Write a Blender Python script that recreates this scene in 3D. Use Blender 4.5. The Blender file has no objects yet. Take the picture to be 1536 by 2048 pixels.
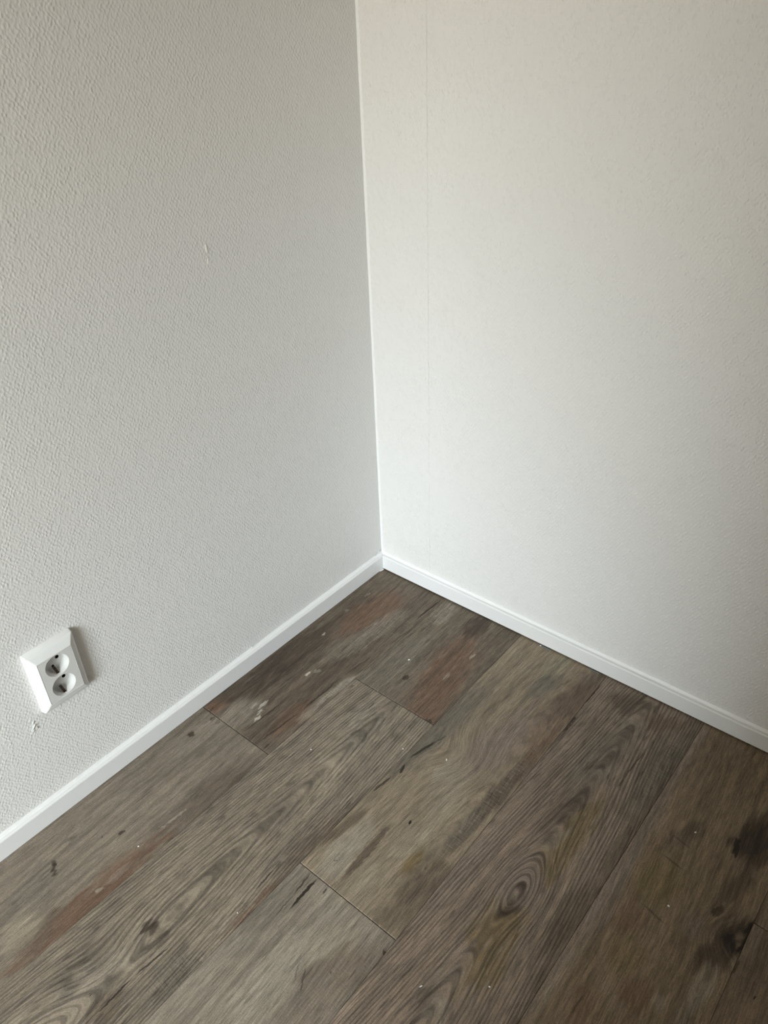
import bpy, bmesh, math, random
from mathutils import Matrix, Vector

random.seed(7)
D = bpy.data
scene = bpy.context.scene
COL = scene.collection

# ------------------------------------------------------------------ camera
cam_data = D.cameras.new('camera')
cam_data.sensor_fit = 'VERTICAL'
cam_data.sensor_height = 36.0
cam_data.lens = 1563.93 / 2048 * 36.0
cam_data.clip_start = 0.02
cam = D.objects.new('camera', cam_data)
COL.objects.link(cam)
cam.matrix_world = Matrix((
    (0.76849327, -0.32960393, 0.54843303, 0.953030),
    (0.63879023, 0.44469941, -0.62784511, -1.078575),
    (-0.03694786, 0.83282873, 0.55229627, 1.112166),
    (0, 0, 0, 1)))
scene.camera = cam

# ------------------------------------------------------------------ light and exposure
WIN_X0, WIN_X1 = 0.74, 1.84          # window opening in the wall behind the camera
WIN_Z0, WIN_Z1 = 0.55, 2.00
ROOM_X = 2.7
ROOM_Y = -3.3
ROOM_Z = 2.5

world = D.worlds.new('overcast_sky')
scene.world = world
world.use_nodes = True
wn = world.node_tree
wn.nodes.clear()
w_out = wn.nodes.new('ShaderNodeOutputWorld')
w_bg = wn.nodes.new('ShaderNodeBackground')
w_tc = wn.nodes.new('ShaderNodeTexCoord')
w_sep = wn.nodes.new('ShaderNodeSeparateXYZ')
w_ramp = wn.nodes.new('ShaderNodeValToRGB')
w_map = wn.nodes.new('ShaderNodeMapRange')
w_map.inputs['From Min'].default_value = -1.0
w_map.inputs['From Max'].default_value = 1.0
wn.links.new(w_tc.outputs['Generated'], w_sep.inputs[0])
wn.links.new(w_sep.outputs['Z'], w_map.inputs['Value'])
wn.links.new(w_map.outputs[0], w_ramp.inputs[0])
wn.links.new(w_ramp.outputs[0], w_bg.inputs[0])
wn.links.new(w_bg.outputs[0], w_out.inputs[0])
rp = w_ramp.color_ramp
rp.elements[0].position = 0.0
rp.elements[0].color = (0.16, 0.13, 0.095, 1)       # ground
rp.elements[1].position = 1.0
rp.elements[1].color = (0.90, 0.97, 1.0, 1)         # sky
e = rp.elements.new(0.50); e.color = (0.20, 0.17, 0.12, 1)          # trees and houses along the horizon
e = rp.elements.new(0.545); e.color = (0.26, 0.235, 0.18, 1)
e = rp.elements.new(0.60); e.color = (0.74, 0.82, 0.87, 1)
w_bg.inputs[1].default_value = 40.5

portal = D.lights.new('window_portal', 'AREA')
portal.shape = 'RECTANGLE'
portal.size = WIN_X1 - WIN_X0
portal.size_y = WIN_Z1 - WIN_Z0
portal.cycles.is_portal = True
po = D.objects.new('window_portal', portal)
COL.objects.link(po)
po.location = ((WIN_X0 + WIN_X1) / 2, ROOM_Y - 0.14, (WIN_Z0 + WIN_Z1) / 2)
po.rotation_euler = (math.radians(90), 0, 0)        # emits towards +Y

vs = scene.view_settings
vs.view_transform = 'Standard'
vs.look = 'None'
vs.exposure = 0.0
vs.gamma = 1.0
vs.use_curve_mapping = False
scene.cycles.use_denoising = True
scene.cycles.adaptive_threshold = 0.05
scene.cycles.adaptive_min_samples = 16
scene.cycles.time_limit = 1000.0
scene.cycles.max_bounces = 5
scene.cycles.diffuse_bounces = 4
scene.cycles.glossy_bounces = 2
scene.cycles.caustics_reflective = False
scene.cycles.caustics_refractive = False

# ------------------------------------------------------------------ node expression helper
class G:
    """Small expression builder on top of a material node tree."""
    def __init__(self, name):
        self.mat = D.materials.new(name)
        self.mat.use_nodes = True
        self.t = self.mat.node_tree
        self.bsdf = self.t.nodes['Principled BSDF']

    def link(self, inp, v):
        if isinstance(v, bpy.types.NodeSocket):
            self.t.links.new(v, inp)
        else:
            inp.default_value = v

    def m(self, op, *a, clamp=False):
        n = self.t.nodes.new('ShaderNodeMath')
        n.operation = op
        n.use_clamp = clamp
        for i, v in enumerate(a):
            self.link(n.inputs[i], v)
        return n.outputs[0]

    def v(self, op, *a):
        n = self.t.nodes.new('ShaderNodeVectorMath')
        n.operation = op
        k = 0
        for v in a:
            if op == 'SCALE' and k == 1:
                self.link(n.inputs['Scale'], v)
            else:
                self.link(n.inputs[k], v)
            k += 1
        return n.outputs['Value'] if op in ('DOT_PRODUCT', 'LENGTH') else n.outputs[0]

    def comb(self, x, y, z):
        n = self.t.nodes.new('ShaderNodeCombineXYZ')
        for i, v in enumerate((x, y, z)):
            self.link(n.inputs[i], v)
        return n.outputs[0]

    def sep(self, v):
        n = self.t.nodes.new('ShaderNodeSeparateXYZ')
        self.link(n.inputs[0], v)
        return n.outputs

    def pos(self):
        return self.t.nodes.new('ShaderNodeNewGeometry').outputs['Position']

    def noise(self, vec, scale=1.0, detail=2.0, rough=0.5, color=False):
        n = self.t.nodes.new('ShaderNodeTexNoise')
        self.link(n.inputs['Vector'], vec)
        n.inputs['Scale'].default_value = scale
        n.inputs['Detail'].default_value = detail
        n.inputs['Roughness'].default_value = rough
        return n.outputs['Color'] if color else n.outputs['Fac']

    def step(self, v, a, b, lo=0.0, hi=1.0):
        n = self.t.nodes.new('ShaderNodeMapRange')
        n.interpolation_type = 'SMOOTHSTEP'
        self.link(n.inputs['Value'], v)
        if a < b:
            n.inputs['From Min'].default_value = a
            n.inputs['From Max'].default_value = b
            n.inputs['To Min'].default_value = lo
            n.inputs['To Max'].default_value = hi
        else:
            n.inputs['From Min'].default_value = b
            n.inputs['From Max'].default_value = a
            n.inputs['To Min'].default_value = hi
            n.inputs['To Max'].default_value = lo
        return n.outputs[0]

    def mix(self, fac, a, b, blend='MIX'):
        n = self.t.nodes.new('ShaderNodeMix')
        n.data_type = 'RGBA'
        n.blend_type = blend
        self.link(n.inputs[0], fac)
        for i, c in ((6, a), (7, b)):
            if isinstance(c, tuple) and len(c) == 3:
                c = (*c, 1.0)
            self.link(n.inputs[i], c)
        return n.outputs[2]

    def bump(self, h, dist, strength=1.0):
        n = self.t.nodes.new('ShaderNodeBump')
        n.inputs['Strength'].default_value = strength
        n.inputs['Distance'].default_value = dist
        self.link(n.inputs['Height'], h)
        self.t.links.new(n.outputs[0], self.bsdf.inputs['Normal'])

    def finish(self, color, rough=0.5, spec=0.5, metal=0.0):
        b = self.bsdf
        if isinstance(color, tuple) and len(color) == 3:
            color = (*color, 1.0)
        self.link(b.inputs['Base Color'], color)
        self.link(b.inputs['Roughness'], rough)
        b.inputs['Specular IOR Level'].default_value = spec
        b.inputs['Metallic'].default_value = metal
        return self.mat


def plain(name, color, rough=0.5, spec=0.5, metal=0.0, speck=0.03):
    g = G(name)
    n = g.noise(g.pos(), 60.0, 1.0)
    c = g.mix(n, tuple(x * (1 - speck) for x in color), tuple(min(1, x * (1 + speck)) for x in color))
    return g.finish(c, rough, spec, metal)


# ------------------------------------------------------------------ mesh helpers
def link(name, bm, mat, parent=None, smooth=False, loc=None):
    me = D.meshes.new(name)
    bmesh.ops.recalc_face_normals(bm, faces=bm.faces[:])
    bm.to_mesh(me)
    bm.free()
    if smooth:
        for p in me.polygons:
            p.use_smooth = True
    me.materials.append(mat)
    o = D.objects.new(name, me)
    COL.objects.link(o)
    if loc is not None:
        o.location = loc
    if parent is not None:
        o.parent = parent
    return o


def add_box(bm, x0, x1, y0, y1, z0, z1):
    vs_ = [bm.verts.new((x, y, z)) for z in (z0, z1) for y in (y0, y1) for x in (x0, x1)]
    for f in ((0, 1, 3, 2), (4, 6, 7, 5), (0, 4, 5, 1), (2, 3, 7, 6), (0, 2, 6, 4), (1, 5, 7, 3)):
        bm.faces.new([vs_[i] for i in f])


def box(name, x0, x1, y0, y1, z0, z1, mat, parent=None):
    bm = bmesh.new()
    add_box(bm, x0, x1, y0, y1, z0, z1)
    return link(name, bm, mat, parent)


def structure(o):
    o['kind'] = 'structure'
    return o


def tag(o, label, cat, group=None):
    o['label'] = label
    o['category'] = cat
    if group:
        o['group'] = group
    return o


# ------------------------------------------------------------------ wall material (painted woven glass-fibre wallpaper)
def wall_material(name, axis, seam, color, relief):
    g = G(name)
    P = g.pos()
    w = g.v('SCALE', g.v('SUBTRACT', g.noise(P, 120.0, 0.0, color=True), (0.5, 0.5, 0.5)), 0.0046)
    s = g.sep(g.v('ADD', P, w))
    u = s[axis]
    z = s[2]
    a = g.m('SINE', g.m('MULTIPLY', u, 2 * math.pi / 0.0062))
    b = g.m('SINE', g.m('MULTIPLY', z, 2 * math.pi / 0.0094))
    h = g.m('MULTIPLY', a, b)                                     # staggered pellets of the weave
    h = g.step(h, -0.6, 0.95)
    amp = g.step(g.noise(P, 160.0, 0.0), 0.3, 0.72, 0.25, 1.15)
    h = g.m('MULTIPLY', h, amp)
    rnd = g.noise(g.v('MULTIPLY', P, (330.0, 330.0, 200.0)), 1.0, 0.0)
    h = g.m('MULTIPLY_ADD', rnd, 1.3, g.m('MULTIPLY', h, 0.9))
    # butt joint of two wallpaper lengths
    so = g.sep(P)
    d = g.m('ABSOLUTE', g.m('SUBTRACT', so[axis], seam))
    h = g.m('SUBTRACT', h, g.step(d, 0.0009, 0.0, 0.0, 0.9))
    h = g.m('ADD', h, g.step(so[axis], seam - 0.0004, seam + 0.0004, 0.0, 0.25))
    g.bump(h, relief, 1.0)
    c = g.mix(g.noise(P, 2.2, 1.0), tuple(x * 0.985 for x in color), tuple(x * 1.012 for x in color))
    return g.finish(c, 0.62, 0.28)


WALL = (0.80, 0.788, 0.766)
M_WALL_L = wall_material('wallpaper_paint_along_y', 1, -0.16, WALL, 0.00033)
M_WALL_R = wall_material('wallpaper_paint_along_x', 0, 0.128, WALL, 0.00052)
M_PLASTER = plain('smooth_white_paint', (0.84, 0.81, 0.75), 0.6, 0.3, 0.0, 0.015)
M_TRIM = plain('satin_trim_paint', (0.83, 0.83, 0.82), 0.38, 0.45, 0.0, 0.012)
M_CAULK = plain('white_caulk', (0.87, 0.87, 0.86), 0.42, 0.45, 0.0, 0.01)
M_PLASTIC = plain('white_socket_plastic', (0.86, 0.865, 0.85), 0.24, 0.5, 0.0, 0.006)
M_PLASTIC_IN = plain('white_socket_insert', (0.70, 0.695, 0.67), 0.28, 0.5, 0.0, 0.006)
M_HOLE = plain('dark_cavity', (0.02, 0.017, 0.015), 0.6, 0.2)
M_METAL = plain('tarnished_spring_metal', (0.16, 0.13, 0.11), 0.12, 0.5, 1.0)
M_CRUMB = plain('white_plaster_crumb', (0.85, 0.84, 0.82), 0.7, 0.3)
M_SUB = plain('dark_underlay', (0.03, 0.028, 0.025), 0.9, 0.1)
M_GREY = plain('grey_sliver', (0.22, 0.25, 0.24), 0.6, 0.3)

# ------------------------------------------------------------------ room shell
T = 0.12
WX = -0.010         # face of the left wall
WY = 0.010          # face of the right wall

SOCK_Y, SOCK_Z = -0.7565, 0.2685
HY0, HY1, HZ0, HZ1 = SOCK_Y - 0.026, SOCK_Y + 0.026, SOCK_Z - 0.0385, SOCK_Z + 0.0385   # recess for the flush box


def wall_with_hole(name, mat, to3, u0, u1, z0, z1, holes, depth):
    """Wall slab whose face lies at depth 0; rectangular holes cut through to 'depth'."""
    bm = bmesh.new()
    us = sorted({u0, u1, *[h[0] for h in holes], *[h[1] for h in holes]})
    zs = sorted({z0, z1, *[h[2] for h in holes], *[h[3] for h in holes]})
    cell = {}

    def inside(i, j):
        cu, cz = (us[i] + us[i + 1]) / 2, (zs[j] + zs[j + 1]) / 2
        return any(h[0] < cu < h[1] and h[2] < cz < h[3] for h in holes)
    vf, vb = {}, {}
    for i, u in enumerate(us):
        for j, z in enumerate(zs):
            vf[i, j] = bm.verts.new(to3(u, z, 0.0))
            vb[i, j] = bm.verts.new(to3(u, z, depth))
    nI, nJ = len(us) - 1, len(zs) - 1
    solid = {(i, j) for i in range(nI) for j in range(nJ) if not inside(i, j)}
    for (i, j) in solid:
        q = [(i, j), (i + 1, j), (i + 1, j + 1), (i, j + 1)]
        bm.faces.new([vf[k] for k in q])
        bm.faces.new([vb[k] for k in reversed(q)])
        for k in range(4):
            a, b = q[k], q[(k + 1) % 4]
            nb = [(i, j - 1), (i + 1, j), (i, j + 1), (i - 1, j)][k]
            if nb not in solid:
                bm.faces.new([vf[a], vb[a], vb[b], vf[b]])
    loose = [v for v in bm.verts if not v.link_faces]
    bmesh.ops.delete(bm, geom=loose, context='VERTS')
    return link(name, bm, mat)


wall_left = structure(wall_with_hole('wall_left', M_WALL_L, lambda u, z, d: (WX - d, u, z),
                                     ROOM_Y - T, WY + T, -0.02, ROOM_Z, [(HY0, HY1, HZ0, HZ1)], T))
wall_right = structure(box('wall_right', WX, ROOM_X + T, WY, WY + T, -0.02, ROOM_Z, M_WALL_R))
wall_back = structure(wall_with_hole('wall_back', M_PLASTER, lambda u, z, d: (u, ROOM_Y - d, z),
                                     WX, ROOM_X + T, -0.02, ROOM_Z, [(WIN_X0, WIN_X1, WIN_Z0, WIN_Z1)], T))
wall_far = structure(box('wall_far', ROOM_X, ROOM_X + T, ROOM_Y, WY, -0.02, ROOM_Z, M_PLASTER))
SHADE_X, SHADE_Y = 0.825, -1.30  # unseen wall added behind the camera to keep window light off the right side
added_shade_wall = structure(box('added_shade_wall', SHADE_X, ROOM_X, SHADE_Y - 0.10, SHADE_Y, 0.0005, ROOM_Z, M_PLASTER))
ceiling = structure(box('ceiling', WX - T, ROOM_X + T, ROOM_Y - T, WY + T, ROOM_Z, ROOM_Z + 0.1, M_PLASTER))

# window standing open in the wall behind the camera
win = D.objects.new('window_1', None)
COL.objects.link(win)
win.location = ((WIN_X0 + WIN_X1) / 2, ROOM_Y, WIN_Z0)
structure(win)
bm = bmesh.new()
fx = 0.04
hw, hh = (WIN_X1 - WIN_X0) / 2, WIN_Z1 - WIN_Z0
add_box(bm, -hw, -hw + fx, -0.10, -0.03, 0, hh)
add_box(bm, hw - fx, hw, -0.10, -0.03, 0, hh)
add_box(bm, -hw + fx, hw - fx, -0.10, -0.03, 0, fx)
add_box(bm, -hw + fx, hw - fx, -0.10, -0.03, hh - fx, hh)
link('window_frame', bm, M_TRIM, win)
# ------------------------------------------------------------------ floor planks
PAL = dict(grey=(.190, .164, .128), lgrey=(.315, .273, .215), tan=(.30, .25, .185), brown=(.118, .088, .062),
           rust=(.165, .102, .066), dark=(.062, .046, .033), pink=(.25, .196, .156), ochre=(.20, .146, .076),
           white=(.52, .475, .40), blue=(.168, .145, .112), black=(.022, .016, .011), olive=(.265, .235, .165))

# weathering of each plank: (centre x, centre y, half width, half length, turn, colour, strength);
# saw marks: (centre x, centre y, half width, half length, turn, strength); cracks: (x0, y0, x1, y1, width, strength)
FEATURES = {
    'r0a': dict(
        patches=[(0.0181, -0.5138, 0.017, 0.0293, 0.007, 'rust', 0.75), (0.0668, -0.5042, 0.031, 0.0502, -0.039, 'lgrey', 0.35), (0.0372, -0.3488, 0.032, 0.1109, -0.01, 'dark', 0.62), (0.0133, -0.4637, 0.018, 0.0463, -0.08, 'dark', 0.45), (0.1508, -0.4479, 0.017, 0.0587, 0.017, 'rust', 0.5), (0.0765, -0.1334, 0.037, 0.087, 0.061, 'rust', 0.6), (0.0368, -0.3007, 0.013, 0.0718, 0.023, 'brown', 0.5), (0.1025, -0.4873, 0.0025, 0.008, 0.056, 'white', 0.8), (0.0946, -0.475, 0.002, 0.0085, -0.168, 'white', 0.6), (0.086, -0.4574, 0.0025, 0.0117, -0.079, 'white', 0.75), (0.0733, -0.472, 0.0025, 0.0097, -0.125, 'white', 0.35), (0.0973, -0.3466, 0.002, 0.0078, 0.015, 'white', 0.6), (0.1062, -0.3303, 0.0045, 0.0073, 0.092, 'lgrey', 0.6), (0.0421, -0.2452, 0.0015, 0.006, -0.126, 'white', 0.5), (0.0298, -0.1596, 0.0025, 0.0057, -0.033, 'lgrey', 0.6), (0.0319, -0.0922, 0.0025, 0.0089, 0.06, 'lgrey', 0.5), (0.1719, -0.3339, 0.009, 0.0462, 0.143, 'lgrey', 0.6), (0.169, -0.4019, 0.007, 0.0445, 0.022, 'lgrey', 0.35), (0.1158, -0.1905, 0.02, 0.1014, 0.179, 'lgrey', 0.3)],
        saws=[(0.1305, -0.1865, 0.026, 0.121, 0.253, 0.6), (0.1706, -0.3381, 0.01, 0.0511, 0.158, 0.8)],
        cracks=[(0.1062, -0.5313, 0.1107, -0.4256, 0.0011, 0.8), (0.1458, -0.5307, 0.1541, -0.4235, 0.0011, 0.8), (0.1541, -0.4235, 0.1561, -0.3115, 0.0015, 0.75), (0.1561, -0.3115, 0.1635, -0.2449, 0.001, 0.6), (0.1723, -0.1908, 0.178, -0.1219, 0.0009, 0.6), (0.172, -0.0021, 0.1683, -0.0958, 0.0015, 0.95), (0.1632, -0.5298, 0.1632, -0.5128, 0.0012, 0.7), (0.0183, -0.5319, 0.0163, -0.5194, 0.001, 0.7)]),
    'r0b': dict(
        patches=[(0.034, -0.5883, 0.0045, 0.0075, 0.029, 'brown', 1.0), (0.0345, -0.5887, 0.0035, 0.005, 0.029, 'dark', 0.7), (0.0363, -0.5403, 0.003, 0.0045, 0.06, 'dark', 0.6), (0.0502, -0.5393, 0.003, 0.0067, -0.005, 'brown', 0.7), (0.1689, -0.643, 0.029, 0.1121, 0.073, 'brown', 0.4), (0.1859, -0.6185, 0.011, 0.0832, -0.03, 'dark', 0.35), (0.1514, -0.7241, 0.0015, 0.0116, 0.104, 'lgrey', 0.7), (0.1531, -0.7096, 0.0015, 0.0126, 0.057, 'lgrey', 0.6), (0.1521, -0.7416, 0.0015, 0.0069, -0.045, 'lgrey', 0.6), (0.1063, -0.7882, 0.0025, 0.0067, -0.07, 'dark', 0.6), (0.0881, -0.8111, 0.0015, 0.0014, 0.137, 'black', 0.7), (0.1682, -0.8772, 0.023, 0.1163, 0.017, 'rust', 0.8), (0.1513, -0.9563, 0.02, 0.0358, -0.017, 'brown', 0.4), (0.1627, -0.8651, 0.0025, 0.0066, 0.064, 'lgrey', 0.5), (0.1648, -0.8268, 0.006, 0.0188, -0.001, 'pink', 0.4), (0.1226, -0.9679, 0.015, 0.0272, 0.342, 'tan', 0.55), (0.1379, -0.988, 0.012, 0.0232, 0.259, 'tan', 0.4), (0.0502, -0.8513, 0.009, 0.0084, -0.07, 'blue', 0.7), (0.0929, -0.9205, 0.025, 0.0396, -0.004, 'blue', 0.5), (0.085, -0.9641, 0.011, 0.0103, 0.061, 'blue', 0.75), (0.0757, -0.8886, 0.0075, 0.0057, -0.221, 'dark', 0.75), (0.07, -0.8857, 0.0025, 0.0016, -0.157, 'black', 0.6), (0.052, -0.8749, 0.011, 0.0126, 0.087, 'tan', 0.35), (0.0521, -0.546, 0.015, 0.0518, 0.036, 'lgrey', 0.22), (0.0479, -0.7782, 0.013, 0.0541, -0.006, 'lgrey', 0.18), (0.0559, -0.6161, 0.008, 0.033, 0.058, 'lgrey', 0.3)],
        saws=[],
        cracks=[(0.0785, -0.7455, 0.0765, -0.6995, 0.0009, 0.45), (0.0353, -0.7709, 0.0424, -0.716, 0.002, 0.22)]),
    'r1a': dict(
        patches=[(0.3121, -0.1803, 0.037, 0.1349, -0.167, 'rust', 0.62), (0.3547, -0.2712, 0.015, 0.0285, -0.166, 'rust', 0.5), (0.2856, -0.0286, 0.023, 0.0377, -0.021, 'dark', 0.5), (0.2035, -0.04, 0.016, 0.0439, -0.132, 'lgrey', 0.4), (0.2131, -0.2232, 0.03, 0.0966, 0.004, 'grey', 0.5), (0.2563, -0.2376, 0.0035, 0.0074, -0.035, 'dark', 0.85), (0.2825, -0.165, 0.007, 0.0501, 0.021, 'rust', 0.4), (0.3255, -0.1105, 0.0025, 0.0093, 0.042, 'lgrey', 0.6), (0.3171, -0.1873, 0.0025, 0.0094, -0.009, 'lgrey', 0.4), (0.337, -0.0436, 0.02, 0.0475, 0.191, 'brown', 0.4), (0.3574, -0.2989, 0.0035, 0.0081, 1.418, 'black', 0.5)],
        saws=[(0.2012, -0.0544, 0.022, 0.0613, -0.071, 0.7)],
        cracks=[(0.3617, -0.3001, 0.3372, -0.3011, 0.0012, 0.0)]),
    'r1b': dict(
        patches=[(0.3709, -0.5852, 0.023, 0.0986, 0.051, 'brown', 0.5), (0.3762, -0.7171, 0.013, 0.0631, 0.198, 'rust', 0.5), (0.25, -0.3659, 0.017, 0.047, 0.005, 'lgrey', 0.3), (0.296, -0.5209, 0.015, 0.0562, -0.021, 'tan', 0.35), (0.2825, -0.396, 0.02, 0.0508, 0.054, 'grey', 0.4), (0.3804, -0.895, 0.03, 0.0425, 0.334, 'blue', 0.35), (0.3517, -0.8666, 0.022, 0.0394, 0.045, 'blue', 0.6), (0.271, -0.852, 0.013, 0.0078, 0.048, 'dark', 0.55), (0.2951, -0.8566, 0.008, 0.0131, 0.172, 'dark', 0.3), (0.2491, -0.9683, 0.012, 0.0153, 0.26, 'dark', 0.45), (0.2848, -0.9302, 0.0045, 0.0065, 0.159, 'dark', 0.4), (0.3154, -0.9566, 0.017, 0.025, 0.057, 'brown', 0.5), (0.2781, -0.6852, 0.013, 0.0391, 0.265, 'tan', 0.4), (0.2778, -0.7885, 0.015, 0.0433, 0.123, 'tan', 0.4), (0.2637, -0.9454, 0.02, 0.0487, 0.149, 'lgrey', 0.25), (0.2826, -0.9569, 0.0011, 0.0007, -0.035, 'black', 1), (0.28, -0.8965, 0.015, 0.0286, 0.248, 'lgrey', 0.2)],
        saws=[(0.3504, -0.8697, 0.022, 0.0429, 0.077, 0.7), (0.3643, -0.7267, 0.015, 0.0484, 0.047, 0.5)],
        cracks=[(0.316, -0.8471, 0.3102, -0.9089, 0.0012, 0.85), (0.3102, -0.9089, 0.3108, -0.9691, 0.0013, 0.9), (0.3461, -0.6737, 0.3495, -0.7212, 0.0011, 0.8), (0.2511, -0.3466, 0.2486, -0.322, 0.001, 0.7)]),
    'r2a': dict(
        patches=[(0.3803, -0.2953, 0.026, 0.1385, 0.083, 'blue', 0.62), (0.4253, -0.0716, 0.015, 0.0567, -0.989, 'tan', 0.3), (0.4713, -0.0287, 0.015, 0.0442, 0.145, 'olive', 0.6), (0.4784, -0.0987, 0.017, 0.0418, 0.151, 'blue', 0.6), (0.5489, -0.067, 0.03, 0.0746, 0.057, 'brown', 0.55), (0.5406, -0.1306, 0.03, 0.1043, 0.171, 'rust', 0.32), (0.4824, -0.2651, 0.03, 0.1155, 0.061, 'pink', 0.5), (0.4725, -0.3939, 0.025, 0.069, -0.169, 'tan', 0.6), (0.4439, -0.3737, 0.012, 0.0228, 0.047, 'lgrey', 0.45), (0.4118, -0.5829, 0.02, 0.0553, 0.006, 'lgrey', 0.6), (0.4824, -0.5057, 0.025, 0.0427, 0.145, 'tan', 0.5), (0.4696, -0.6112, 0.025, 0.0387, 0.146, 'tan', 0.3), (0.3811, -0.5668, 0.008, 0.0554, 0.133, 'brown', 0.5), (0.4387, -0.5632, 0.005, 0.0555, -0.029, 'brown', 0.6), (0.5067, -0.5259, 0.007, 0.0311, -0.001, 'ochre', 0.75), (0.5426, -0.5522, 0.017, 0.0505, 0.327, 'brown', 0.45), (0.5451, -0.5852, 0.017, 0.0594, 0.201, 'brown', 0.4), (0.5406, -0.375, 0.012, 0.1312, 0.047, 'brown', 0.6), (0.5485, -0.2267, 0.012, 0.0692, 0.062, 'rust', 0.4), (0.5308, -0.4445, 0.012, 0.055, 0.089, 'blue', 0.3), (0.4603, -0.484, 0.0018, 0.0024, -0.081, 'black', 0.9), (0.4107, -0.6088, 0.0015, 0.0012, 0.036, 'dark', 0.9)],
        saws=[(0.5411, -0.3739, 0.013, 0.1492, 0.035, 0.9)],
        cracks=[(0.3956, -0.3259, 0.38, -0.3866, 0.002, 0.85), (0.3824, -0.3995, 0.388, -0.4216, 0.002, 0.9), (0.3798, -0.4319, 0.375, -0.4802, 0.0018, 0.8), (0.4031, -0.303, 0.3969, -0.3277, 0.001, 0.6), (0.3795, -0.6097, 0.3818, -0.6432, 0.001, 0.45)]),
    'r2b': dict(
        patches=[(0.3844, -0.7138, 0.032, 0.0767, -0.039, 'grey', 0.5), (0.3861, -0.7117, 0.012, 0.0529, 0.085, 'blue', 0.4), (0.4674, -0.7822, 0.03, 0.0856, 0.051, 'lgrey', 0.5), (0.4978, -0.6999, 0.023, 0.0376, 0.007, 'tan', 0.3), (0.5214, -0.7182, 0.02, 0.0264, -0.115, 'brown', 0.2), (0.53, -0.7441, 0.03, 0.0933, 0.268, 'brown', 0.32), (0.4385, -0.6662, 0.02, 0.0291, 0.899, 'lgrey', 0.25), (0.4937, -0.7491, 0.01, 0.0203, 0.083, 'brown', 0.3), (0.5585, -0.6678, 0.0025, 0.0027, 0.113, 'dark', 0.7), (0.5185, -0.7336, 0.0013, 0.001, 0.096, 'black', 0.8), (0.5815, -0.7095, 0.0015, 0.001, 0.128, 'black', 0.7)],
        saws=[(0.5439, -0.7351, 0.03, 0.0807, 0.182, 0.25)],
        cracks=[(0.4088, -0.6447, 0.4104, -0.7088, 0.0019, 0.97), (0.3953, -0.6461, 0.3987, -0.688, 0.0012, 0.75), (0.3987, -0.688, 0.4009, -0.7269, 0.0008, 0.5), (0.431, -0.6484, 0.4327, -0.66, 0.0014, 0.7), (0.4847, -0.748, 0.5058, -0.7808, 0.0011, 0.5), (0.4748, -0.7516, 0.4869, -0.7715, 0.0009, 0.4), (0.4317, -0.7466, 0.4299, -0.7833, 0.0008, 0.4), (0.4361, -0.7653, 0.445, -0.6993, 0.0008, 0.3)]),
    'r3': dict(
        patches=[(0.6747, -0.3492, 0.016, 0.0934, 0.03, 'ochre', 0.62), (0.6614, -0.5317, 0.022, 0.0474, 0.28, 'ochre', 0.6), (0.68, -0.595, 0.018, 0.0458, 0.086, 'ochre', 0.55), (0.656, -0.4657, 0.025, 0.0383, 0.221, 'pink', 0.6), (0.6598, -0.4705, 0.0075, 0.0127, 0.15, 'dark', 0.5), (0.6589, -0.5099, 0.007, 0.0318, 0.467, 'dark', 0.45), (0.753, -0.3274, 0.02, 0.3362, 0.001, 'brown', 0.42), (0.6442, -0.1639, 0.026, 0.1063, 0.125, 'blue', 0.45), (0.7321, -0.1281, 0.024, 0.1049, 0.066, 'blue', 0.5), (0.6239, -0.038, 0.02, 0.0432, 1.319, 'brown', 0.5), (0.6955, -0.0426, 0.015, 0.0383, 1.165, 'rust', 0.4), (0.6396, -0.3025, 0.022, 0.0775, 0.11, 'brown', 0.3), (0.6492, -0.3056, 0.01, 0.0299, 0.134, 'dark', 0.35), (0.6472, -0.1881, 0.007, 0.0324, 0.334, 'dark', 0.35), (0.5594, -0.1454, 0.0035, 0.0251, -0.028, 'dark', 0.95), (0.661, -0.3594, 0.007, 0.0246, 0.265, 'lgrey', 0.3), (0.5755, -0.4723, 0.02, 0.0963, 0.016, 'pink', 0.35), (0.6427, -0.6845, 0.013, 0.0273, 0.294, 'dark', 0.3), (0.6384, -0.6538, 0.01, 0.0279, 0.198, 'blue', 0.3), (0.6626, -0.6784, 0.011, 0.0204, 0.167, 'lgrey', 0.3), (0.7314, -0.4692, 0.02, 0.0684, 0.106, 'brown', 0.4), (0.6395, -0.4641, 0.008, 0.0177, 0.221, 'pink', 0.4)],
        saws=[(0.7321, -0.1281, 0.022, 0.1049, 0.066, 0.5)],
        cracks=[(0.5583, -0.1203, 0.5614, -0.022, 0.0016, 0.9), (0.6935, -0.1212, 0.6898, -0.1953, 0.0009, 0.7), (0.6898, -0.1953, 0.6897, -0.2193, 0.0007, 0.4), (0.751, -0.2852, 0.7517, -0.2541, 0.0012, 0.7)]),
    'r4': dict(
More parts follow.
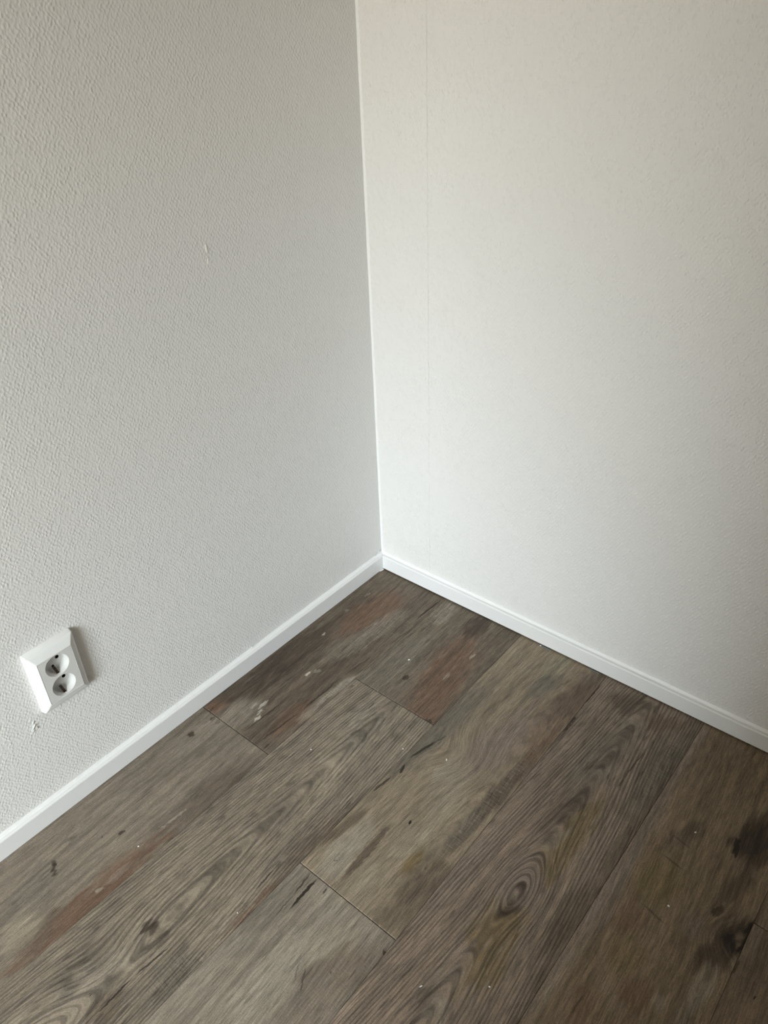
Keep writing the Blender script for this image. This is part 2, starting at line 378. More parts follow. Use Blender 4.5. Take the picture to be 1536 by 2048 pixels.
        patches=[(0.7544, -0.3212, 0.01, 0.3397, -0.0, 'pink', 0.5), (0.7651, -0.4153, 0.008, 0.2276, 0.016, 'lgrey', 0.15), (0.8076, -0.3297, 0.026, 0.0511, 0.074, 'ochre', 0.62), (0.8015, -0.4102, 0.018, 0.0255, 0.208, 'rust', 0.35), (0.8162, -0.461, 0.02, 0.0287, 0.178, 'ochre', 0.5), (0.8524, -0.5003, 0.018, 0.0203, 0.02, 'rust', 0.4), (0.8041, -0.5567, 0.015, 0.0252, -0.047, 'rust', 0.35), (0.9279, -0.3471, 0.02, 0.0354, 0.152, 'dark', 0.92), (0.9214, -0.3566, 0.005, 0.0127, -0.056, 'black', 0.8), (0.938, -0.3374, 0.0045, 0.0257, 0.045, 'black', 0.7), (0.9319, -0.3592, 0.0045, 0.0138, 0.559, 'black', 0.6), (0.9309, -0.3447, 0.006, 0.0101, 0.189, 'brown', 0.7), (0.9128, -0.3925, 0.017, 0.0251, 0.435, 'dark', 0.5), (0.8842, -0.1929, 0.013, 0.0237, 0.201, 'dark', 0.7), (0.9026, -0.1731, 0.02, 0.0484, -0.015, 'dark', 0.8), (0.8808, -0.2085, 0.0035, 0.0168, -0.217, 'black', 0.6), (0.8984, -0.2757, 0.011, 0.0351, 0.237, 'dark', 0.35), (0.8944, -0.3247, 0.0045, 0.0117, 0.344, 'black', 0.45), (0.9161, -0.4568, 0.011, 0.0434, 0.035, 'tan', 0.75), (0.8797, -0.4922, 0.008, 0.0164, -0.085, 'tan', 0.45), (0.8772, -0.3637, 0.015, 0.0195, 0.237, 'pink', 0.3), (0.8303, -0.5281, 0.01, 0.0132, 1.442, 'pink', 0.25), (0.8078, -0.2378, 0.012, 0.0335, 0.28, 'dark', 0.3), (0.7586, -0.4014, 0.02, 0.0393, 0.189, 'pink', 0.25)],
        saws=[(0.8096, -0.2418, 0.015, 0.0443, 0.323, 0.25)],
        cracks=[(0.7947, -0.2886, 0.8325, -0.2931, 0.0012, 0.5), (0.795, -0.246, 0.8297, -0.2535, 0.0012, 0.4), (0.8047, -0.3796, 0.8444, -0.39, 0.0016, 0.4), (0.7973, -0.5779, 0.7993, -0.5411, 0.0008, 0.6), (0.745, -0.4223, 0.7494, -0.4217, 0.002, 0.8)]),
    'r5a': dict(
        patches=[(0.8628, -0.0635, 0.03, 0.0579, 0.03, 'brown', 0.4)],
        saws=[],
        cracks=[]),
    'r5b': dict(
        patches=[(0.952, -0.3603, 0.03, 0.0431, 0.009, 'brown', 0.3), (0.9445, -0.3323, 0.01, 0.0279, 0.131, 'pink', 0.2), (0.9742, -0.4082, 0.0015, 0.0015, 0.145, 'black', 0.7)],
        saws=[],
        cracks=[(0.9422, -0.3715, 0.9402, -0.3998, 0.0013, 0.6)]),
}


def local_uv(g, P, cx, cy, rx, ry, ang):
    """dot products giving the coordinates along / across a turned ellipse, in radii"""
    d = g.v('SUBTRACT', P, (cx, cy, 0.0))
    c, s = math.cos(ang), math.sin(ang)
    u = g.v('DOT_PRODUCT', d, (c / rx, -s / rx, 0.0))
    v = g.v('DOT_PRODUCT', d, (s / ry, c / ry, 0.0))
    return u, v


def wood(name, base, base2, seed, axis=0.0, soft=0.02, climb=0.0, knots=(), ring=170.0, line=0.25, fine=0.22, pore=0.25,
         feat=None, pitch=0.0):
    g = G(name)
    P0 = g.pos()
    P = g.v('ADD', P0, (0.0, 0.0, seed * 3.17))
    # slow wander of the grain and ragged edges for the stains
    wa = g.noise(g.v('MULTIPLY', P, (9.0, 3.2, 1.0)), 1.0, 1.0)
    wb = g.noise(g.v('MULTIPLY', P, (70.0, 16.0, 1.0)), 1.0, 1.0, 0.6, color=True)
    offs = g.comb(g.m('MULTIPLY', g.m('SUBTRACT', wa, 0.5), 0.018), 0.0, 0.0)
    Q = g.v('ADD', P0, offs)
    offs2 = g.v('MULTIPLY', g.v('SUBTRACT', wb, (.5, .5, .5)), (0.016, 0.06, 0.0))
    S = g.v('ADD', g.v('ADD', P0, g.v('SCALE', offs, 0.35)), offs2)
    T = g.v('ADD', P0, g.v('MULTIPLY', g.v('SUBTRACT', g.noise(g.v('MULTIPLY', P, (420.0, 120.0, 1.0)), 1.0, 0.0, 0.5, color=True), (.5, .5, .5)), (0.006, 0.012, 0.0)))
    q = g.sep(Q)
    # ring field: hyperbolic cathedrals about the axis, bent round knots
    dx = g.m('SUBTRACT', q[0], axis)
    R = g.m('SQRT', g.m('ADD', g.m('MULTIPLY', dx, dx), soft * soft))
    if climb:
        R = g.m('ADD', R, g.m('MULTIPLY', q[1], climb))
    for (kx, ky, rx, ry, amp) in knots:
        u, v = local_uv(g, Q, kx, ky, rx, ry, 0.0)
        r2 = g.m('ADD', g.m('MULTIPLY', u, u), g.m('MULTIPLY', v, v))
        R = g.m('ADD', R, g.m('MULTIPLY', g.m('EXPONENT', g.m('MULTIPLY', r2, -1.0)), amp))
    y = g.sep(P0)[1]
    x = g.sep(P0)[0]
    n1 = g.noise(g.comb(g.m('MULTIPLY', R, ring), g.m('MULTIPLY', y, 1.3), seed), 1.0, 1.0, 0.4)
    if pitch:
        ph = g.noise(g.comb(g.m('MULTIPLY', R, 55.0), g.m('MULTIPLY', y, 2.5), seed + 1.0), 1.0, 2.0, 0.6)
        n1s = g.m('SINE', g.m('MULTIPLY_ADD', R, 2 * math.pi / pitch, g.m('MULTIPLY', ph, 9.0)))
        n1 = g.m('MULTIPLY_ADD', n1s, 0.12, g.m('MULTIPLY_ADD', n1, 0.55, 0.25))
    n2 = g.noise(g.comb(g.m('MULTIPLY', R, 620.0), g.m('MULTIPLY', y, 34.0), seed + 5.0), 1.0, 2.0, 0.6)
    n3 = g.noise(g.comb(g.m('MULTIPLY', R, ring * 2.6), g.m('MULTIPLY', y, 26.0), seed + 9.0), 1.0, 1.0, 0.5)
    lo = g.noise(g.v('MULTIPLY', P, (14.0, 2.2, 1.0)), 1.0, 3.0, 0.55)
    mid = g.noise(g.v('MULTIPLY', P, (45.0, 9.0, 1.0)), 1.0, 3.0, 0.6)
    col = g.mix(g.step(lo, 0.32, 0.68), base, base2)
    col = g.mix(g.step(mid, 0.42, 0.72, 0.0, 0.55), col, tuple(c * 0.66 for c in base))
    col = g.mix(g.step(mid, 0.42, 0.25, 0.0, 0.30), col, tuple(c * 1.30 for c in base2))
    if feat:
        edge = g.m('MULTIPLY', g.m('SUBTRACT', g.noise(g.v('MULTIPLY', P, (130.0, 22.0, 1.0)), 1.0, 3.0, 0.65), 0.5), 2.6)
        for (cx, cy, rx, ry, ang, cn, st) in feat['patches']:
            small = rx < 0.006
            u, v = local_uv(g, T if small else S, cx, cy, rx * (1.5 if small else 1.25), ry * 1.15, ang)
            r2 = g.m('MULTIPLY_ADD', v, v, g.m('MULTIPLY', u, u))
            if not small:
                r2 = g.m('ADD', r2, edge)
            fac = g.step(r2, 1.45 if not small else 1.15, 0.10 if not small else 0.45, 0.0, min(1.0, st * 1.5))
            col = g.mix(fac, col, PAL[cn])
        for (cx, cy, rx, ry, ang, st) in feat['saws']:
            u, v = local_uv(g, S, cx, cy, rx * 1.2, ry * 1.1, ang)
            r2 = g.m('MULTIPLY_ADD', v, v, g.m('MULTIPLY', u, u))
            sw = g.noise(g.comb(g.m('MULTIPLY', x, 42.0), g.m('MULTIPLY', y, 380.0), seed + 2.0), 1.0, 3.0, 0.7)
            fac = g.m('MULTIPLY', g.step(r2, 1.2, 0.1, 0.0, st * 0.8), g.step(sw, 0.5, 0.70))
            col = g.mix(fac, col, PAL['dark'])
            fac = g.m('MULTIPLY', g.step(r2, 1.2, 0.3, 0.0, st * 0.55), g.step(sw, 0.46, 0.32))
            col = g.mix(fac, col, PAL['lgrey'])
    streak = g.noise(g.comb(g.m('MULTIPLY', R, 75.0), g.m('MULTIPLY', y, 3.5), seed + 13.0), 1.0, 3.0, 0.72)
    col = g.mix(1.0, col, g.step(streak, 0.30, 0.70, 1.16, 0.80), 'MULTIPLY')
    lines = g.step(n1, 0.50, 0.66)
    shade = g.m('MULTIPLY_ADD', lines, -line, 1.0)
    shade = g.m('MULTIPLY', shade, g.step(n2, 0.25, 0.75, 1.0 + fine * 1.3, 1.0 - fine * 1.3))
    pr = g.step(n3, 0.60, 0.70, 0.0, pore)
    shade = g.m('MULTIPLY', shade, g.m('SUBTRACT', 1.0, pr))
    grit = g.noise(g.v('MULTIPLY', P, (900.0, 420.0, 1.0)), 1.0, 2.0, 0.6)
    shade = g.m('MULTIPLY', shade, g.step(grit, 0.25, 0.75, 1.20, 0.80))
    col = g.mix(1.0, col, g.comb(shade, shade, shade), 'MULTIPLY')
    if feat:
        wob = g.m('MULTIPLY', g.m('SUBTRACT', g.noise(g.v('MULTIPLY', P, (30.0, 75.0, 1.0)), 1.0, 3.0, 0.7), 0.5), 0.006)
        for (x0, y0, x1, y1, w, st) in feat['cracks']:
            if st <= 0:
                continue
            cx, cy = (x0 + x1) / 2, (y0 + y1) / 2
            L = math.hypot(x1 - x0, y1 - y0) / 2
            ang = math.atan2(x1 - x0, y1 - y0)
            u, v = local_uv(g, P0, cx, cy, 1.0, L, ang)
            thin = g.step(g.m('ABSOLUTE', v), 1.08, 0.35, 0.0, w * 1.2)
            d = g.m('SUBTRACT', g.m('ABSOLUTE', g.m('ADD', u, wob)), thin)
            fac = g.step(d, 0.0004, -0.0004, 0.0, st)
            col = g.mix(fac, col, PAL['black'])
    rough = g.step(lo, 0.3, 0.7, 0.50, 0.62)
    return g.finish(col, rough, 0.32)


PITCH = 0.19
ROW0 = 0.180
FT = 0.005
floor = structure(box('floor', WX - 0.001, ROOM_X, ROOM_Y, WY + 0.001, -0.03, -FT - 0.0002, M_SUB))


def plank(x0, x1, y0, y1, mat, gx=0.00012, gy=0.00050, cham=0.0008):
    """one click-vinyl plank with small chamfers along its top edges"""
    x0 += gx; x1 -= gx; y0 += gy; y1 -= gy
    bm = bmesh.new()
    rings = []
    for (i, j, z) in ((0, 0, -FT), (0, 0, -cham * 0.9), (cham * 0.45, cham, 0.0)):
        rings.append([bm.verts.new(p) for p in ((x0 + i, y0 + j, z), (x1 - i, y0 + j, z), (x1 - i, y1 - j, z), (x0 + i, y1 - j, z))])
    for a, b in zip(rings, rings[1:]):
        for k in range(4):
            bm.faces.new((a[k], a[(k + 1) % 4], b[(k + 1) % 4], b[k]))
    bm.faces.new(rings[-1])
    bm.faces.new(rings[0][::-1])
    return link('floor_plank', bm, mat, floor)


Y1 = WY
ROWX = [WX] + [ROW0 + PITCH * k for k in range(14)] + [ROOM_X]
SPEC = {
    'r0a': (0, -0.532, Y1, dict(base=(0.138, 0.104, 0.073), base2=(0.185, 0.147, 0.109), seed=1, axis=-0.2, climb=0.03, ring=130, line=0.22, fine=0.28, pore=0.30)),
    'r0b': (0, -1.740, -0.532, dict(base=(0.215, 0.177, 0.136), base2=(0.245, 0.205, 0.157), seed=2, axis=-0.15, climb=0.02, ring=110, line=0.14, fine=0.20, pore=0.20)),
    'r1a': (1, -0.2995, Y1, dict(base=(0.155, 0.121, 0.086), base2=(0.195, 0.157, 0.116), seed=3, axis=0.05, climb=0.02, ring=140, line=0.18, fine=0.26, pore=0.26)),
    'r1b': (1, -1.5095, -0.2995, dict(base=(0.245, 0.202, 0.152), base2=(0.270, 0.223, 0.168), seed=4, axis=0.280, soft=0.022, climb=0.055, ring=90, pitch=0.0050, line=0.40, fine=0.26, pore=0.36,
                                     knots=((0.262, -0.93, 0.035, 0.07, 0.02),))),
    'r2a': (2, -0.644, Y1, dict(base=(0.260, 0.205, 0.146), base2=(0.290, 0.232, 0.162), seed=5, axis=0.52, climb=0.03, ring=110, line=0.16, fine=0.22, pore=0.22,
                               knots=((0.445, -0.33, 0.05, 0.05, 0.03),))),
    'r2b': (2, -1.854, -0.644, dict(base=(0.255, 0.216, 0.168), base2=(0.280, 0.240, 0.189), seed=6, axis=0.30, climb=0.03, ring=130, line=0.16, fine=0.22, pore=0.26)),
    'r3': (3, -1.12, Y1, dict(base=(0.248, 0.190, 0.142), base2=(0.275, 0.213, 0.160), seed=7, axis=0.655, soft=0.020, climb=0.085, ring=90, pitch=0.0052, line=0.40, fine=0.24, pore=0.34,
                             knots=((0.6606, -0.472, 0.034, 0.056, -0.021),))),
    'r4': (4, -0.90, Y1, dict(base=(0.215, 0.156, 0.102), base2=(0.245, 0.183, 0.123), seed=8, axis=0.60, climb=0.05, ring=100, line=0.18, fine=0.24, pore=0.22,
                             knots=((0.915, -0.36, 0.03, 0.03, 0.03),))),
    'r5a': (5, -0.3095, Y1, dict(base=(0.190, 0.140, 0.095), base2=(0.215, 0.158, 0.108), seed=9, axis=0.9, climb=0.03, ring=120, line=0.2)),
    'r5b': (5, -1.519, -0.3095, dict(base=(0.190, 0.140, 0.095), base2=(0.215, 0.158, 0.108), seed=10, axis=0.8, climb=0.03, ring=120, line=0.2)),
}
for key, (row, y0, y1, kw) in SPEC.items():
    plank(ROWX[row], ROWX[row + 1], y0, y1, wood('weathered_oak_' + key, feat=FEATURES[key], **kw))
M_OAK = [wood('weathered_oak_plain_%d' % k, (.21 + .02 * k, .18 + .018 * k, .15 + .015 * k), (.235, .205, .17), 20 + k, axis=-0.4, climb=0.04)
         for k in range(3)]
LAST = {0: -1.740, 1: -1.5095, 2: -1.854, 3: -1.12, 4: -0.90, 5: -1.519}
for row in range(len(ROWX) - 1):
    y = LAST.get(row, None)
    if y is None:
        y = Y1
    first = True
    k = 0
    while y > ROOM_Y + 1e-4:
        ln = 1.21
        if row not in LAST and first:
            ln = random.uniform(0.3, 1.2)
        first = False
        y0 = max(ROOM_Y, y - ln)
        plank(ROWX[row], ROWX[row + 1], y0, y, M_OAK[(row + k) % 3])
        y = y0
        k += 1

# ------------------------------------------------------------------ skirting boards
def extrude_profile(bm, prof, a, b, to3, n=1, jit=None):
    rows = []
    for i in range(n + 1):
        t = a + (b - a) * i / n
        rows.append([bm.verts.new(to3(t, *(jit(t, k, p) if jit else p))) for k, p in enumerate(prof)])
    m = len(prof)
    for r0, r1 in zip(rows, rows[1:]):
        for k in range(m):
            bm.faces.new((r0[k], r1[k], r1[(k + 1) % m], r0[(k + 1) % m]))
    bm.faces.new(rows[0])
    bm.faces.new(rows[-1][::-1])


def board_profile(z0):
    # (distance from the wall face, height)
    return [(0.0, z0), (0.0095, z0), (0.0100, z0 + 0.0006), (0.0100, 0.0355), (0.0092, 0.0372), (0.0075, 0.0380), (0.0, 0.0386)]


def left3(t, d, z):
    return (WX + d, t, z)


def right3(t, d, z):
    return (t, WY - d, z)


bm = bmesh.new()
extrude_profile(bm, board_profile(0.0005), ROOM_Y + 0.0005, WY - 0.0005, left3)
baseboard_left = structure(link('baseboard_left', bm, M_TRIM))
bm = bmesh.new()
extrude_profile(bm, board_profile(0.0030), WX + 0.0102, ROOM_X - 0.0005, right3)
baseboard_right = structure(link('baseboard_right', bm, M_TRIM))


def wave(t, s):
    return (math.sin(t * 61 + s) + math.sin(t * 149 + 2 * s) * 0.7 + math.sin(t * 337 + 3 * s) * 0.5) / 2.2


bm = bmesh.new()
extrude_profile(bm, [(0.0, 0.0382), (0.0052, 0.0383), (0.0030, 0.0396), (0.0, 0.0432)], ROOM_Y + 0.001, WY - 0.0005, left3, 260,
                lambda t, k, p: (p[0] + (0.0006 * wave(t, 1.0) if k in (1, 2) else 0), p[1] + (0.0007 * wave(t, 2.0) if k == 3 else 0)))
link('caulk_bead', bm, M_CAULK, baseboard_left)
bm = bmesh.new()
extrude_profile(bm, [(0.0, 0.0382), (0.0042, 0.0383), (0.0026, 0.0394), (0.0, 0.0428)], WX + 0.0005, 1.6, right3, 180,
                lambda t, k, p: (p[0] + (0.0005 * wave(t, 4.0) if k in (1, 2) else 0), p[1] + (0.0006 * wave(t, 5.0) if k == 3 else 0)))
link('caulk_bead', bm, M_CAULK, baseboard_right)
# painted caulk line in the wall corner
bm = bmesh.new()
extrude_profile(bm, [(0.0, 0.0), (0.0050, 0.0), (0.0030, 0.0008), (0.0, 0.0012)], 0.039, ROOM_Z - 0.002,
                lambda t, dx, dy: (WX + dx, WY - dy, t), 300,
                lambda t, k, p: (p[0] + (0.0008 * wave(t, 7.0) if k in (1, 2) else 0), p[1] + (0.0004 * wave(t, 8.0) if k == 3 else 0)))
link('corner_caulk', bm, M_CAULK, wall_right)

# ------------------------------------------------------------------ double wall socket
def rrect(bm, cy, cz, hy, hz, r, x, seg=4):
    """rounded rectangle ring in the plane x = const (facing +X)"""
    out = []
    for (sy, sz, a0) in ((1, -1, -90), (1, 1, 0), (-1, 1, 90), (-1, -1, 180)):
        for k in range(seg + 1):
            a = math.radians(a0 + 90 * k / seg)
            out.append(bm.verts.new((x, cy + sy * (hy - r) + r * math.cos(a), cz + sz * (hz - r) + r * math.sin(a))))
    return out


def loft(bm, rings):
    for a, b in zip(rings, rings[1:]):
        n = len(a)
        for k in range(n):
            bm.faces.new((a[k], a[(k + 1) % n], b[(k + 1) % n], b[k]))


def circle(bm, cy, cz, r, x, n=48):
    return [bm.verts.new((x, cy + r * math.cos(2 * math.pi * k / n), cz + r * math.sin(2 * math.pi * k / n))) for k in range(n)]


def fill_with_holes(bm, loops):
    edges = []
    for lp in loops:
        for k in range(len(lp)):
            e = bm.edges.get((lp[k], lp[(k + 1) % len(lp)]))
            edges.append(e or bm.edges.new((lp[k], lp[(k + 1) % len(lp)])))
    bmesh.ops.triangle_fill(bm, use_beauty=True, use_dissolve=False, edges=edges, normal=(1, 0, 0))


sock = D.objects.new('double_power_socket', None)
COL.objects.link(sock)
sock.location = (WX, SOCK_Y, SOCK_Z)
tag(sock, 'white double power socket with two round wells on the left wall', 'socket')

# (half width, half height, corner radius, height above the wall): straight side, shoulder, sloping bezel, inner lip
bm = bmesh.new()
prof = [(0.0400, 0.0590, 0.0022, 0.0002), (0.0397, 0.0587, 0.0022, 0.0020), (0.0386, 0.0574, 0.0020, 0.0088), (0.0378, 0.0564, 0.0020, 0.0100),
        (0.0346, 0.0524, 0.0018, 0.0122), (0.0338, 0.0512, 0.0016, 0.0128), (0.0281, 0.0412, 0.0014, 0.0167), (0.0277, 0.0405, 0.0012, 0.0166),
        (0.0276, 0.0404, 0.0012, 0.0135)]
loft(bm, [rrect(bm, 0, 0, a, b, r, h) for a, b, r, h in prof])
fr = link('socket_frame', bm, M_PLASTIC, sock)
for p in fr.data.polygons:
    p.use_smooth = True
es = fr.modifiers.new('edge_split', 'EDGE_SPLIT')
es.split_angle = math.radians(24)

WELL_R, WELL_DZ, FACE_X, WELL_X = 0.0191, 0.0202, 0.0164, -0.0006
bm = bmesh.new()
outer = rrect(bm, 0, 0, 0.0273, 0.0401, 0.0012, FACE_X)
outer0 = rrect(bm, 0, 0, 0.0273, 0.0401, 0.0012, 0.0100)
loft(bm, [outer0, outer])
holes = [circle(bm, 0, s * WELL_DZ, WELL_R, FACE_X) for s in (1, -1)]
fill_with_holes(bm, [outer] + holes)
link('face_plate', bm, M_PLASTIC_IN, sock)

for s in (1, -1):
    cz = s * WELL_DZ
    bm = bmesh.new()
    r0 = circle(bm, 0, cz, WELL_R, FACE_X)
    r1 = circle(bm, 0, cz, WELL_R - 0.0004, FACE_X - 0.0006)
    r2 = circle(bm, 0, cz, WELL_R - 0.0012, WELL_X + 0.0016)
    r3 = circle(bm, 0, cz, WELL_R - 0.0024, WELL_X)
    loft(bm, [r0, r1, r2, r3])
    pins = [circle(bm, y, cz + 0.0006, 0.0030, WELL_X, 20) for y in (-0.0095, 0.0092)]
    if s == 1:
        pins.append(circle(bm, -0.0008, cz - 0.0105, 0.0019, WELL_X, 16))
    fill_with_holes(bm, [r3] + pins)
    well = link('socket_well', bm, M_PLASTIC_IN, sock)
    for p in well.data.polygons:
        p.use_smooth = len(p.vertices) == 4
    for y, z, r in [(-0.0095, cz + 0.0006, 0.0030), (0.0092, cz + 0.0006, 0.0030)] + ([(-0.0008, cz - 0.0105, 0.0019)] if s == 1 else []):
        bm = bmesh.new()
        a = circle(bm, y, z, r, WELL_X, 20)
        b = circle(bm, y, z, r * 0.94, WELL_X - 0.007, 20)
        loft(bm, [a, b])
        bm.faces.new(b)
        link('pin_hole', bm, M_HOLE, well)
    # bent earthing springs at the bottom and the top of the well
    for up in (-1, 1):
        bm = bmesh.new()
        yc = -0.0012 if up < 0 else 0.0
        path = [(WELL_X + 0.0002, 0.0118), (WELL_X + 0.0036, 0.0128), (WELL_X + 0.0078, 0.0152), (WELL_X + 0.0112, 0.0178), (WELL_X + 0.0128, 0.0181)]
        hw_ = 0.0021
        top, bot = [], []
        for (px, pz) in path:
            top.append([bm.verts.new((px + 0.0004, yc + q * hw_, cz + up * (pz - 0.0006))) for q in (-1, 1)])
            bot.append([bm.verts.new((px, yc + q * hw_, cz + up * pz)) for q in (-1, 1)])
        for i in range(len(path) - 1):
            bm.faces.new((top[i][0], top[i][1], top[i + 1][1], top[i + 1][0]))
            bm.faces.new((bot[i][0], bot[i + 1][0], bot[i + 1][1], bot[i][1]))
            for q in (0, 1):
                bm.faces.new((top[i][q], top[i + 1][q], bot[i + 1][q], bot[i][q]))
        bm.faces.new((top[-1][0], top[-1][1], bot[-1][1], bot[-1][0]))
        bm.faces.new((top[0][0], bot[0][0], bot[0][1], top[0][1]))
        sp = link('earth_spring', bm, M_METAL, well)
        sp['label'] = 'bent metal earthing spring'

# ------------------------------------------------------------------ paint blemishes on the wallpaper (parts of the wall)
def lump(name, mat, parent, c, r, axes, rot=0.0, rough=0.25, seed=0):
    """irregular little lump: squashed icosphere; axes = world directions of its local x, y, z"""
    rnd = random.Random(seed)
    bm = bmesh.new()
    bmesh.ops.create_icosphere(bm, subdivisions=2, radius=1.0)
    ph = [rnd.uniform(0, 6.28) for _ in range(6)]
    for v in bm.verts:
        k = 1 + rough * (math.sin(3.1 * v.co.x + ph[0]) * math.sin(2.7 * v.co.y + ph[1]) + 0.6 * math.sin(5 * v.co.z + ph[2]) * math.sin(4 * v.co.x + ph[3]))
        v.co *= k
        x, y, z = v.co.x * r[0], v.co.y * r[1], v.co.z * r[2]
        cr, sr = math.cos(rot), math.sin(rot)
        x, y = x * cr - y * sr, x * sr + y * cr
        v.co = Vector(axes[0]) * x + Vector(axes[1]) * y + Vector(axes[2]) * z
    return link(name, bm, mat, parent, True, c)


AX_L = ((0, 1, 0), (0, 0, 1), (1, 0, 0))       # on the left wall: along, up, out
AX_R = ((1, 0, 0), (0, 0, 1), (0, -1, 0))      # on the right wall
AX_F = ((1, 0, 0), (0, 1, 0), (0, 0, 1))       # on the floor
for i, (y, z, a, b, h, rot) in enumerate([(-0.348, 0.808, .0028, .0080, .0010, 0.1), (-0.3485, 0.790, .0016, .0050, .0008, -0.1),
                                          (-0.1085, 0.409, .0012, .0032, .0008, 0.0), (-0.1060, 0.398, .0010, .0026, .0007, 0.2),
                                          (-0.423, 0.489, .0014, .0036, .0009, 0.1), (-0.438, 0.498, .0013, .0028, .0008, 0.3),
                                          (-0.810, 0.1336, .0012, .0030, .0009, -0.2), (-0.628, 0.312, .0010, .0020, .0008, 0.0)]):
    lump('paint_blob', M_PLASTER, wall_left, (WX, y, z), (a, b, h), AX_L, rot, 0.2, i)


def shard(name, mat, parent, pts, out, thick=0.0004):
    """thin torn flake: polygon given as 3-D points, extruded along 'out'"""
    bm = bmesh.new()
    o = Vector(out) * thick
    a = [bm.verts.new(p) for p in pts]
    b = [bm.verts.new(Vector(p) + o) for p in pts]
    n = len(pts)
    bm.faces.new(a[::-1])
    bm.faces.new(b)
    for k in range(n):
        bm.faces.new((a[k], a[(k + 1) % n], b[(k + 1) % n], b[k]))
    return link(name, bm, mat, parent)


# scuffed spot below the socket: torn slivers standing off the paper
for (y, z, ln, ang, w, lift) in [(-0.8150, 0.1930, .0110, 0.9, .0016, .0030), (-0.8190, 0.1850, .0080, 0.75, .0013, .0022), (-0.8128, 0.2010, .0070, 1.2, .0014, .0020),
                                 (-0.8170, 0.2070, .0070, 0.6, .0013, .0016), (-0.8210, 0.2140, .0060, 0.5, .0012, .0014), (-0.8090, 0.1890, .0060, 1.9, .0013, .0020)]:
    cy, cz = math.cos(ang), math.sin(ang)
    p = [(WX, y - cy * ln / 2, z - cz * ln / 2), (WX, y + cy * ln / 2, z + cz * ln / 2),
         (WX + lift, y + cy * ln / 2 - cz * w, z + cz * ln / 2 + cy * w), (WX + lift * 0.7, y - cy * ln / 4 - cz * w, z - cz * ln / 4 + cy * w)]
    shard('torn_paper', M_CAULK, wall_left, p, (0.3, -cz, cy), 0.0003)

# torn caulk flakes above the left skirting
shard('torn_caulk', M_CAULK, baseboard_left, [(WX + .0005, -.3975, .0400), (WX + .0005, -.3935, .0400), (WX + .0042, -.3930, .0470), (WX + .0030, -.3950, .0480)], (0, 1, 0), 0.0006)
shard('torn_caulk', M_CAULK, baseboard_left, [(WX + .0003, -.3850, .0415), (WX + .0003, -.3720, .0420), (WX + .0020, -.3740, .0462), (WX + .0016, -.3840, .0440)], (0, 1, 0), 0.0005)
shard('torn_caulk', M_CAULK, baseboard_left, [(WX + .0004, -.0190, .0400), (WX + .0004, -.0110, .0405), (WX + .0040, -.0090, .0520), (WX + .0030, -.0150, .0470)], (0, 1, 0), 0.0005)
shard('torn_caulk', M_CAULK, baseboard_left, [(WX + .0004, -.0080, .0405), (WX + .0004, -.0010, .0405), (WX + .0046, -.0020, .0500), (WX + .0040, -.0060, .0545)], (0, 1, 0), 0.0005)
shard('torn_caulk', M_CAULK, baseboard_left, [(WX + .0100, -.0120, .0002), (WX + .0100, -.0002, .0004), (WX + .0135, -.0004, .0004), (WX + .0122, -.0090, .0003)], (0, 0, 1), 0.0012)
shard('torn_caulk', M_GREY, baseboard_left, [(WX + .0100, -.9300, .0003), (WX + .0100, -.9220, .0003), (WX + .0108, -.9215, .0002), (WX + .0112, -.9270, .0002)], (0, 0, 1), 0.0006)
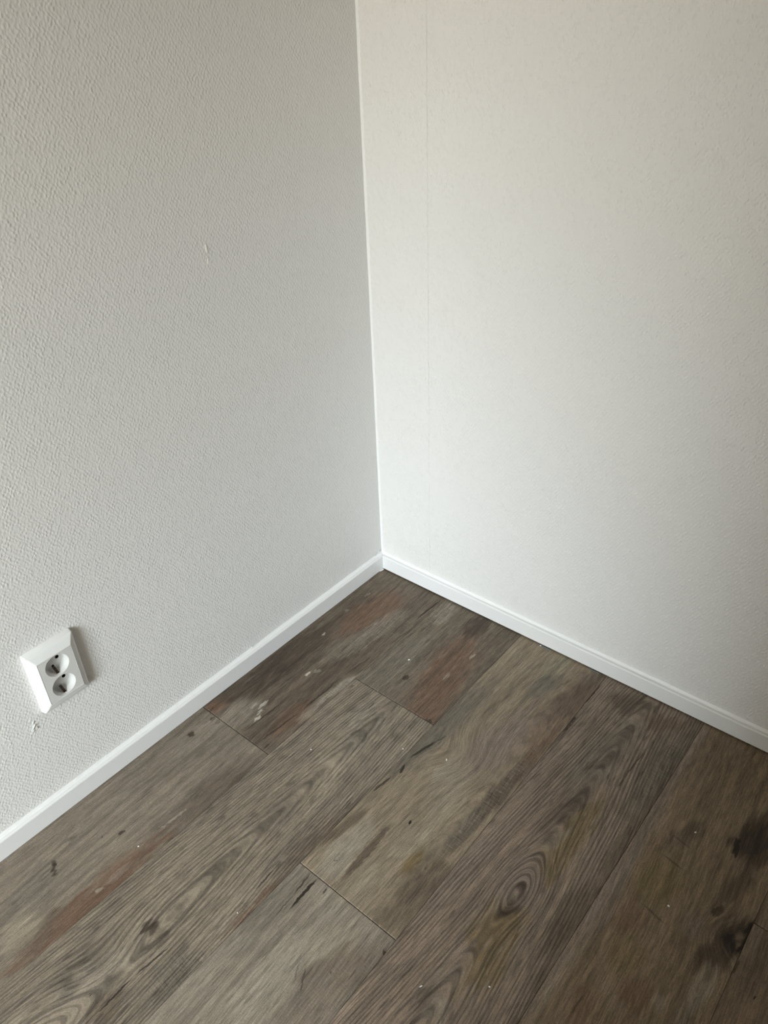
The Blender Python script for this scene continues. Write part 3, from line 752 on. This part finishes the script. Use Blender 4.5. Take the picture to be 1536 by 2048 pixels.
# filled nail marks along the right skirting
for (x, z, w, h) in [(0.2285, 0.0455, .0105, .0070), (0.8160, 0.0480, .0130, .0060)]:
    bm = bmesh.new()
    t = 0.0009
    y = WY
    for (a0, a1, b0, b1) in ((-w / 2, w / 2, h / 2 - t, h / 2), (-w / 2, -w / 2 + t, -h / 2, h / 2), (w / 2 - t, w / 2, -h / 2, h / 2 - t * 2)):
        add_box(bm, x + a0, x + a1, y - 0.0009, y - 0.00005, z + b0, z + b1)
    link('paint_ridge', bm, M_CAULK, wall_right)
lump('filler_spot', M_CAULK, baseboard_right, (0.3226, WY - 0.0100, 0.0100), (.0060, .0012, .0006), AX_R, -0.1, 0.1, 40)
shard('grey_sliver', M_GREY, baseboard_right, [(0.523, -0.0002, 0.0003), (0.548, -0.0002, 0.0003), (0.546, -0.0022, 0.0003), (0.526, -0.0026, 0.0003)], (0, 0, 1), 0.0006)
shard('grey_sliver', M_GREY, baseboard_right, [(0.412, -0.0002, 0.0003), (0.440, -0.0002, 0.0003), (0.439, -0.0034, 0.0003), (0.420, -0.0040, 0.0003)], (0, 0, 1), 0.0006)

# ------------------------------------------------------------------ plaster crumbs on the planks
CRUMBS = [
    (0.2313, -0.1963, .0016, .0022, 'tiny white crumb on the rusty brown plank near the far corner'),
    (0.2320, -0.4782, .0012, .0014, 'tiny white speck on the striped grey plank between the two short joints'),
    (0.4339, -0.3485, .0011, .0026, 'elongated white crumb on the pale tan plank right of the long crack'),
    (0.3596, -0.3765, .0012, .0014, 'tiny pale crumb just left of the long black crack'),
    (0.1487, -0.7846, .0014, .0015, 'white crumb on the grey plank beside the left skirting'),
    (0.8372, -0.3609, .0015, .0018, 'bright white crumb on the dark brown plank at the lower right'),
    (0.8216, -0.2215, .0010, .0018, 'thin white crumb on the dark brown plank below the right skirting'),
    (0.4175, -0.0022, .0016, .0022, 'white plaster crumb lying against the right skirting'),
    (0.3545, -0.7582, .0010, .0013, 'tiny white speck on the rusty edge of the striped plank'),
    (0.6972, -0.6142, .0010, .0014, 'tiny pale speck on the plank with the round knot near the bottom edge'),
    (0.6254, -0.6710, .0008, .0024, 'thin pale chip on the striped grain below the round knot'),
]
for i, (x, y, a, b, lab) in enumerate(CRUMBS):
    h = min(a, b) * 0.55
    o = lump('plaster_crumb', M_CRUMB, None, (x, y, h * 0.95), (a, b, h), AX_F, i * 0.9 if i != 2 else 0.75, 0.22, 60 + i)
    tag(o, lab, 'crumb', 'plaster crumbs on the floor')
